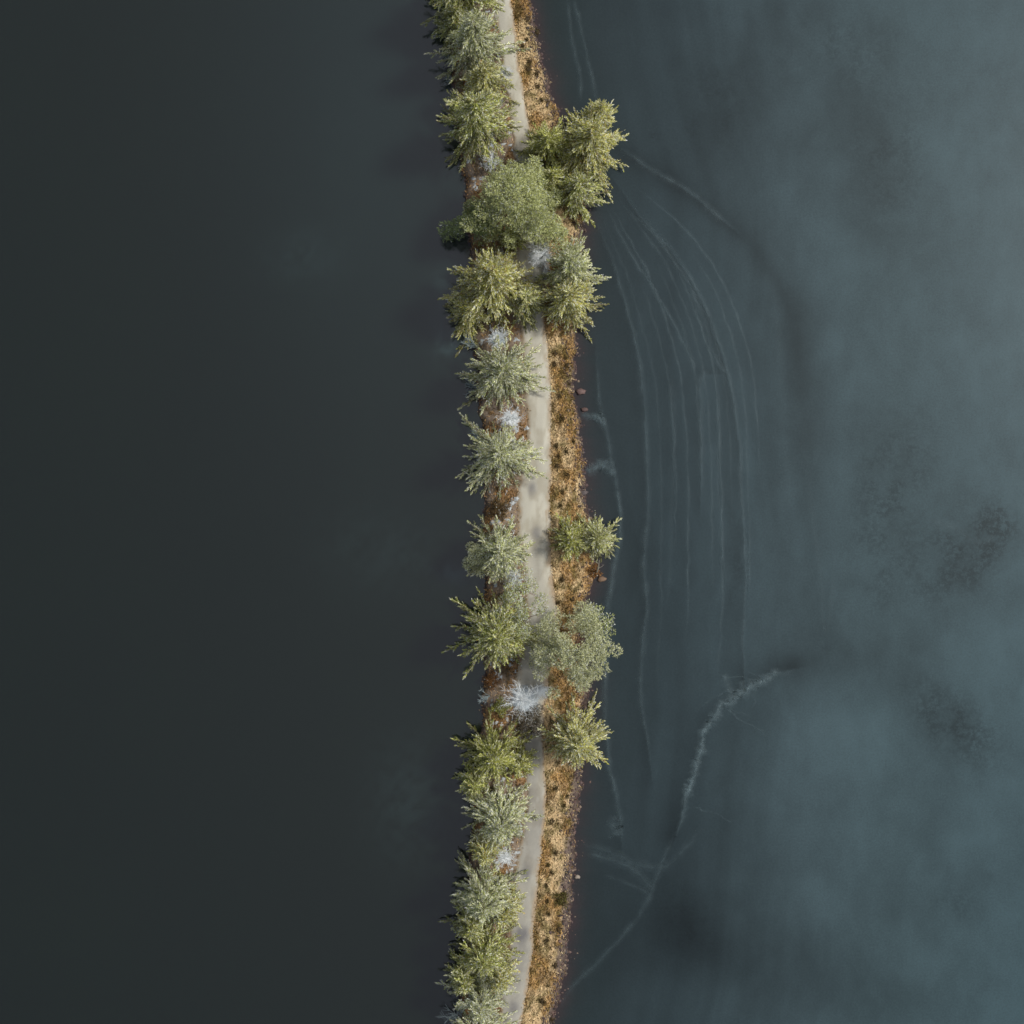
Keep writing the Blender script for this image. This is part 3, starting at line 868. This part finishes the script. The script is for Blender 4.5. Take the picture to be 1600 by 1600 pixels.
twigs('white snow-crusted bare twigs curling over the dark water near the second spruce', 708, 128, 16, 1.6, 301, az=math.pi, spread=2.4, n=9)
twigs('white bare twigs reaching over the water beside the upper frosted spruce', 746, 545, 28, 2.0, 302, az=2.7, spread=1.0, n=7)
twigs('short white bare twigs at the waterline left of the bright snow patch', 744, 608, 22, 1.4, 303, az=2.9, spread=1.4, n=8)
twigs('thin white twigs pointing up-left over the water beside the lone grey-green spruce', 758, 690, 26, 1.8, 304, az=2.5, spread=.7, n=6)
twigs('small bluish frosted twigs poking out west of the snow patch and juniper', 766, 1086, 22, 1.2, 305, az=3.1, spread=1.4, n=7)
twigs('tallest white snow-crusted twigs over the water by the bottom edge', 722, 1588, 34, 2.2, 306, az=2.3, spread=1.6, n=11)
twigs('sparse frosted twigs over dark water under the top-edge spruce', 704, 92, 16, 1.3, 307, az=3.3, spread=2.2, n=7)



def birch(label, cx, cy, r, h, seed):
    rng = np.random.default_rng(seed)
    bx, by = P(cx, cy)
    k = (CAM_H - h * .6) / CAM_H
    bx, by = bx * k, by * k
    gz = max(z_at(bx, by), 0.0) - 0.1
    root = empty('bare_birch', (bx, by, gz))
    tag(root, label, 'bare birch', 'frosted bare birches between the conifers')
    R_ = r / 16
    tz = np.linspace(0, h, 6)
    tr_ = np.column_stack([np.cumsum(rng.normal(0, .07, 6)), np.cumsum(rng.normal(0, .07, 6)), tz])
    V, F = tubes([tr_], [np.linspace(.07, .012, 6)], 6)
    mesh_obj('trunk', V, F, M_TWIG, parent=root, col=np.tile(srgb(176, 176, 170), (len(V), 1)), smooth=True)
    ps, rs = [], []
    for b_ in range(46):
        a = rng.uniform(0, 6.28); z0 = rng.uniform(.35, .95) * h
        L = R_ * rng.uniform(.5, 1.1) * (1.15 - .6 * z0 / h)
        s0 = np.array([np.interp(z0, tz, tr_[:, 0]), np.interp(z0, tz, tr_[:, 1]), z0])
        tq = np.linspace(0, 1, 5); a2 = a + rng.normal(0, .4) * tq
        p = s0 + np.column_stack([np.cos(a2) * L * tq, np.sin(a2) * L * tq, .5 * L * tq])
        ps.append(p); rs.append(.016 * (1 - tq) + .006)
        for j in range(9):
            q0 = p[rng.integers(1, 5)]; aa = a + rng.uniform(-1.2, 1.2); l = L * rng.uniform(.15, .4)
            ps.append(np.stack([q0, q0 + [math.cos(aa) * l * .5, math.sin(aa) * l * .5, .1], q0 + [math.cos(aa + .3) * l, math.sin(aa + .3) * l, .12]])); rs.append(np.array([.012, .010, .006]))
    V, F = tubes(ps, rs, 4)
    mesh_obj('crown', V, F, M_TWIG, parent=root, col=np.tile(srgb(228, 234, 236), (len(V), 1)) * rng.uniform(.65, 1.1, (len(V), 1)))


for a_ in [('frosted bare birch over the wide bluish snow patch', 818, 1092, 34, 5.0, 321), ('frosted bare birch over the path-side snow between the two frosted spruces', 796, 652, 22, 4.0, 322),
           ('frosted bare birch above the bright white snow patch east of the yellow spruce', 844, 402, 30, 4.5, 323), ('frosted bare birch beside the small round snow patch in the lower quarter', 788, 1338, 22, 4.0, 324),
           ('frosted bare birch on the snow just under the broad yellowish spruce', 778, 530, 20, 4.0, 325), ('frosted bare birch beside the small pale frosted pine', 808, 905, 20, 4.0, 326),
           ('frosted bare birch squeezed under the star-shaped spruce', 770, 262, 18, 4.0, 327)]:
    birch(*a_)

# leaning bare trunk and a couple of stones on the headland
bx, by = P(932, 892)
root = empty('dead_trunk', (bx, by, z_at(bx, by) - .1))
tag(root, 'thin pale bare trunk leaning north over the little orange headland', 'dead trunk')
V, F = tubes([np.array([[0, -.3, 0], [0.02, .1, 1.4], [.05, .55, 2.8], [.04, 1.2, 4.2]])], [[.09, .08, .06, .03]], 7)
mesh_obj('trunk', V, F, M_TWIG, parent=root, col=np.tile(srgb(176, 170, 152), (len(V), 1)), smooth=True)
for bpts in ([[.03, .3, 2.0], [.4, .5, 2.3], [.6, .7, 2.5]], [[.04, .8, 3.2], [-.3, 1.0, 3.4], [-.5, 1.1, 3.7]]):
    V, F = tubes([np.array(bpts)], [[.03, .02, .01]], 5)
    mesh_obj('branch', V, F, M_TWIG, parent=root, col=np.tile(srgb(170, 165, 150), (len(V), 1)))

HEATH = [(866, 553), (865, 571), (869, 698), (872, 713), (870, 729), (884, 706), (882, 560), (884, 572), (868, 1229), (886, 1242), (881, 1256), (862, 1281), (856, 1348), (862, 1360), (857, 1424),
         (855, 1404), (853, 1466), (850, 1563), (846, 1560), (822, 32), (823, 66), (816, 76), (826, 100), (824, 112), (840, 138), (846, 160), (878, 655), (886, 742), (878, 768), (895, 690), (875, 790),
         (878, 905), (893, 935), (872, 940), (868, 1330), (880, 1395), (872, 1448), (866, 1505), (856, 1535), (862, 1590), (888, 600), (872, 620), (853, 1380), (838, 118), (838, 50)]
rng = np.random.default_rng(55)
STRETCH = [(0, 200, 'on the bank above the top east trees'), (520, 690, 'on the upper half of the bare tan bank'),
           (690, 800, 'on the bank just above the twin young spruces'), (880, 960, 'on the bank above the big round pine'),
           (1200, 1300, 'on the bank just below the lowest east tree'), (1300, 1480, 'on the lower open bank'), (1480, 1600, 'on the bank near the bottom edge')]
ORD = ['first', 'second', 'third', 'fourth', 'fifth', 'sixth', 'seventh', 'eighth', 'ninth', 'tenth', 'eleventh', 'twelfth']
HEATH.sort(key=lambda q: q[1])
cnt = {}
for i, (hx, hy) in enumerate(HEATH):
    bx, by = P(hx, hy)
    where = next(q[2] for q in STRETCH if q[0] <= hy < q[1])
    cnt[where] = cnt.get(where, 0) + 1
    R = rng.choice([.16, .22, .3, .42]) * rng.uniform(.85, 1.2)
    n = 170
    v = norm(rng.normal(0, 1, (n, 3))); v[:, 2] = np.abs(v[:, 2])
    p = v * rng.uniform(.2, 1, (n, 1)) * np.array([R, R * 1.5, .4])
    V, F = sprigs(p, v + rng.normal(0, .5, (n, 3)), rng.uniform(.08, .18, n), rng.uniform(.04, .07, n), v, rng, .5)
    pal = [(84, 70, 44, 3), (104, 86, 54, 2), (88, 86, 48, 2)]
    Vc, Fc = tubes([np.array([[0, 0, 0], [0, 0, .14], [0, 0, .22]])], [[R * .8, R * .6, .03]], 8)
    F = np.vstack([F, Fc + len(V)]); V = np.vstack([V, Vc])
    cc_ = np.vstack([np.repeat(leaf_colours(n, pal, rng, 0), 4, 0), np.tile(srgb(76, 62, 42), (len(Vc), 1))])
    o = mesh_obj('heather_clump', V, F, M_NEEDLE, col=cc_)
    o.location = (bx, by, z_at(bx, by) - .05)
    tag(o, ORD[cnt[where] - 1] + ' heather clump from the top ' + where, 'heather clump', 'dark heather clumps in the dry grass')

# ------------------------------------------------------------------ dry grass on both banks (nobody could count it)
rng = np.random.default_rng(77)
N = 120000
gy = rng.uniform(-62, 62, N)
l, r = eL(gy), eR(gy); a, b = pL(gy), pR(gy)
east = rng.random(N) < 0.62
gx = np.where(east, b - 0.4 * rng.random(N) ** 2 + (r - b + 0.1) * rng.random(N), l + 0.0 + (a - l + 0.45) * rng.random(N))
n1 = vn.fbm(gx * 0.9 + 5, gy * 0.55); n2 = vn2.fbm(gx * 2.3, gy * 1.8)
dens = np.where(east, 0.55 + 0.45 * sstep(.35, .55, n1), 0.25 + 0.6 * sstep(.45, .6, n1))
rimw = np.interp(800 - gy * 16, [900, 1250], [.35, 1.0])
dens = dens * np.where(east, 0.12 + 0.88 * sstep(0.5 * rimw, 1.4 * rimw, (r - gx) + 1.8 * rimw * (n1 - 0.5)), 1)
keep = (rng.random(N) < dens) & ((r - gx) > 0.1) & ((gx - l) > 0.05)
gx, gy, n1, n2, east = gx[keep], gy[keep], n1[keep], n2[keep], east[keep]
gz = ground_z(gx, gy)
n = len(gx)
pos = np.stack([gx, gy, gz - .02], -1)
dirs = np.stack([rng.normal(0, .5, n), rng.normal(-.25, .8, n), rng.uniform(.2, .7, n)], -1)
V, F = sprigs(pos, dirs, rng.uniform(.18, .42, n), rng.uniform(.05, .10, n), np.tile([0, 0, 1.], (n, 1)), rng, .6)
cg = lerp(srgb(240, 216, 170), srgb(210, 172, 112), sstep(.42, .6, n1)[:, None])
cg = lerp(cg, srgb(122, 110, 60), (sstep(.5, .66, n2) * .75)[:, None])
cg = np.where((~east)[:, None], lerp(cg, srgb(166, 120, 80), .5), cg)
n3 = vn.fbm(gx * 2.2 + 80, gy * 0.8 + 3, 3)
cg = lerp(cg, srgb(112, 88, 54), (sstep(.56, .66, n3) * .55)[:, None])
cg = cg * rng.uniform(.55, 1.15, (n, 1))
cg = np.where((rng.random(n) < .1)[:, None], srgb(78, 64, 42), cg)
o = mesh_obj('dry_grass', V, F, M_GRASS, col=np.repeat(cg, 4, 0))
tag(o, 'tan and orange dry grass covering both banks beside the path', 'grass', kind='stuff')

# ------------------------------------------------------------------ stones at the waterline (small rubble as one mass, larger boulders one by one)
ico_v = np.array([(0, 0, 1), (.894, 0, .447), (.276, .851, .447), (-.724, .526, .447), (-.724, -.526, .447), (.276, -.851, .447), (.724, .526, -.447), (-.276, .851, -.447), (-.894, 0, -.447), (-.276, -.851, -.447), (.724, -.526, -.447), (0, 0, -1)])
ico_f = np.array([(0, 1, 2), (0, 2, 3), (0, 3, 4), (0, 4, 5), (0, 5, 1), (1, 6, 2), (2, 7, 3), (3, 8, 4), (4, 9, 5), (5, 10, 1), (2, 6, 7), (3, 7, 8), (4, 8, 9), (5, 9, 10), (1, 10, 6), (6, 11, 7), (7, 11, 8), (8, 11, 9), (9, 11, 10), (10, 11, 6)])
n = 5200
sy = rng.uniform(-62, 62, n)
side_e = rng.random(n) < .75
sx = np.where(side_e, eR(sy) + rng.normal(-.25, .5, n), eL(sy) + rng.normal(-.05, .16, n))
kk = np.where(side_e, sx < eR(sy) + .9, True)
sx, sy, side_e = sx[kk], sy[kk], side_e[kk]
n = len(sx)
sz = np.maximum(ground_z(sx, sy), -.08)
sc = rng.uniform(.05, .17, n)
V = (ico_v[None] * rng.uniform(.7, 1.3, (n, 12, 1))) * (sc[:, None, None] * np.stack([rng.uniform(.8, 1.4, n), rng.uniform(.8, 1.4, n), rng.uniform(.5, .8, n)], -1)[:, None, :]) + np.stack([sx, sy, sz], -1)[:, None, :]
F = (ico_f[None] + (np.arange(n) * 12)[:, None, None]).reshape(-1, 3)
c = np.array([srgb(92, 76, 74), srgb(112, 92, 84), srgb(74, 68, 70), srgb(134, 118, 102), srgb(90, 70, 66)])[rng.integers(0, 5, n)] * rng.uniform(.5, 1.1, (n, 1))
o = mesh_obj('shore_rubble', V.reshape(-1, 3), F, M_STONE, col=np.repeat(c, 12, 0))
tag(o, 'dark reddish rubble and pebbles along both waterlines', 'rubble', kind='stuff')

BOUL = [(907, 612, .5, 'pinkish boulder half sunk in the ice level with the small frosted spruce', (110, 90, 86)),
        (913, 640, .34, 'reddish boulder at the ice edge beside the upper forked frost ridge', (92, 74, 70)),
        (912, 770, .38, 'dark grey boulder at the foot of the tan bank above the twin young spruces', (92, 84, 84)),
        (940, 905, .42, 'brown boulder off the tip of the little headland', (120, 98, 80)),
        (921, 905, .40, 'orange-brown boulder on the little headland below the leaning trunk', (150, 122, 90)),
        (902, 1370, .3, 'pale small boulder on the lower east shore', (150, 140, 128))]
for (bx_, by_, R, lab, colr) in BOUL:
    bx, by = P(bx_, by_)
    v, f = ico_v.copy(), ico_f
    # one round of subdivision with noise
    ed, nv, nf = {}, list(v), []
    def midp(i, j):
        k = (min(i, j), max(i, j))
        if k not in ed:
            nv.append(norm((nv[i] + nv[j])[None])[0]); ed[k] = len(nv) - 1
        return ed[k]
    for (i, j, k) in f:
        p, q, s = midp(i, j), midp(j, k), midp(k, i)
        nf += [(i, p, s), (p, j, q), (s, q, k), (p, q, s)]
    nv = np.array(nv) * rng.uniform(.68, 1.2, (len(nv), 1)) * np.array([R * 1.1, R * .72, R * .5])
    o = mesh_obj('boulder', nv, np.array(nf), M_STONE, col=np.tile(srgb(*colr), (len(nv), 1)))
    o.location = (bx, by, max(z_at(bx, by), 0) + R * .15)
    tag(o, lab, 'boulder', 'boulders at the east waterline')

# ------------------------------------------------------------------ snow
m = Nd('thin_old_snow')
at = m.n('ShaderNodeAttribute', attribute_name='Col')
fa = m.n('ShaderNodeAttribute', attribute_name='fade')
b = m.n('ShaderNodeBsdfPrincipled'); b.inputs['Roughness'].default_value = 0.7
m.l(mul(m, at.outputs['Color'], ramp(m, noise(m, 4, 5, .7), [(.3, .7), (.7, 1.0)])), b.inputs['Base Color'])
ad = m.n('ShaderNodeMath', operation='ADD'); m.l(fa.outputs['Fac'], ad.inputs[0]); m.l(noise(m, 1.5, 8, .8), ad.inputs[1])
tr = m.n('ShaderNodeBsdfTransparent'); mx = m.n('ShaderNodeMixShader')
m.l(ramp(m, ad.outputs[0], [(.66, 0.0), (1.0, 1.0)]), mx.inputs[0]); m.l(tr.outputs[0], mx.inputs[1]); m.l(b.outputs[0], mx.inputs[2])
m.l(mx.outputs[0], m.n('ShaderNodeOutputMaterial').inputs[0])
M_SNOW = m.m

def snow_blob(cx, cy, rx, ry, seed, rings=9, seg=72, rough=.35):
    x0, y0 = P(cx, cy)
    th = np.linspace(0, 2 * np.pi, seg, endpoint=False)
    out = 1 + rough * 2 * (vn.fbm(np.cos(th) * 1.6 + seed, np.sin(th) * 1.6 + seed * 2) - .5) + rough * .8 * (vn2(np.cos(th) * 6 + seed, np.sin(th) * 6) - .5)
    V = [[x0, y0]]
    for k in range(1, rings + 1):
        q = k / rings
        V += list(np.stack([x0 + np.cos(th) * out * rx / 16 * q, y0 + np.sin(th) * out * ry / 16 * q], -1))
    V = np.array(V)
    q = np.concatenate([[0], np.repeat(np.arange(1, rings + 1) / rings, seg)])
    z = ground_z(V[:, 0], V[:, 1])
    onp = (V[:, 0] > pL(V[:, 1]) - .1) & (V[:, 0] < pR(V[:, 1]) + .1)
    z = np.where(onp, np.maximum(z, LAND + .05), z)
    z = z + min(.14, rx * .01) * (1 - q ** 3) + .05 * (vn.fbm(V[:, 0] * 3, V[:, 1] * 3) - .4) * (1 - q) - .02 * (q == 1)
    F = [(0, 1 + j, 1 + (j + 1) % seg) for j in range(seg)]
    for k in range(rings - 1):
        for j in range(seg):
            a, b = 1 + k * seg + j, 1 + k * seg + (j + 1) % seg
            F += [(a, a + seg, b + seg), (a, b + seg, b)]
    return np.column_stack([V, z]), np.array(F), .55 * (1 - q ** 2)


for (cx, cy, rx, ry, lab, colr) in [  # outline and tone of each remnant

        (843, 404, 20, 19, 'bright white snow patch between the yellow spruce and the east pair', (246, 250, 252)),
        (852, 430, 9, 16, 'narrow snow tongue below the bright white snow patch', (200, 204, 206)),
        (798, 655, 17, 13, 'white snow patch by the path between the two frosted spruces', (236, 242, 246)),
        (818, 1092, 30, 22, 'wide bluish snow patch across the shaded path below the big round pine', (176, 188, 196)),
        (845, 1078, 20, 12, 'thin snow streak linking the bluish snow patch to the east bank', (190, 198, 202)),
        (790, 1336, 14, 12, 'small round snow patch beside the path in the lower quarter', (236, 242, 246)),
        (766, 222, 8, 22, 'long bluish snow strip beneath the star-shaped spruce', (196, 208, 216)),
        (780, 530, 16, 16, 'bluish snow patch between the yellow spruce and the frosted spruce', (160, 176, 184)),
        (788, 118, 16, 14, 'grey-white snow patch beside the upper path', (196, 200, 202))]:
    V, F, fd = snow_blob(cx, cy, rx * 1.15, ry * 1.15, cx * .37)
    o = mesh_obj('snow_patch', V, F, M_SNOW, col=np.tile(srgb(*colr) * (1.0 if colr[0] > 215 else .85), (len(V), 1)), smooth=True, extra={'fade': fd})
    tag(o, lab, 'snow patch', 'old snow patches on the causeway')

# scattered small remains of snow under the west trees
Vs, Fs, Fd, off = [], [], [], 0
for k in range(420):
    yy = rng.uniform(-55, 55)
    xx = rng.uniform(float(eL(np.array(yy))) + .5, float(pL(np.array(yy))))
    V, F, fd = snow_blob(xx * 16 + 800, 800 - yy * 16, rng.uniform(1.5, 5), rng.uniform(1.5, 6), k * 1.7, rings=2, seg=12, rough=1.1)
    Fd.append(fd + .2); Vs.append(V); Fs.append(F + off); off += len(V)
V = np.vstack(Vs)
o = mesh_obj('snow_remnants', V, np.vstack(Fs), M_SNOW, col=np.tile(srgb(176, 182, 184), (len(V), 1)), smooth=True, extra={'fade': np.concatenate(Fd)})
tag(o, 'small scattered remains of snow on the litter below the west trees', 'snow', kind='stuff')
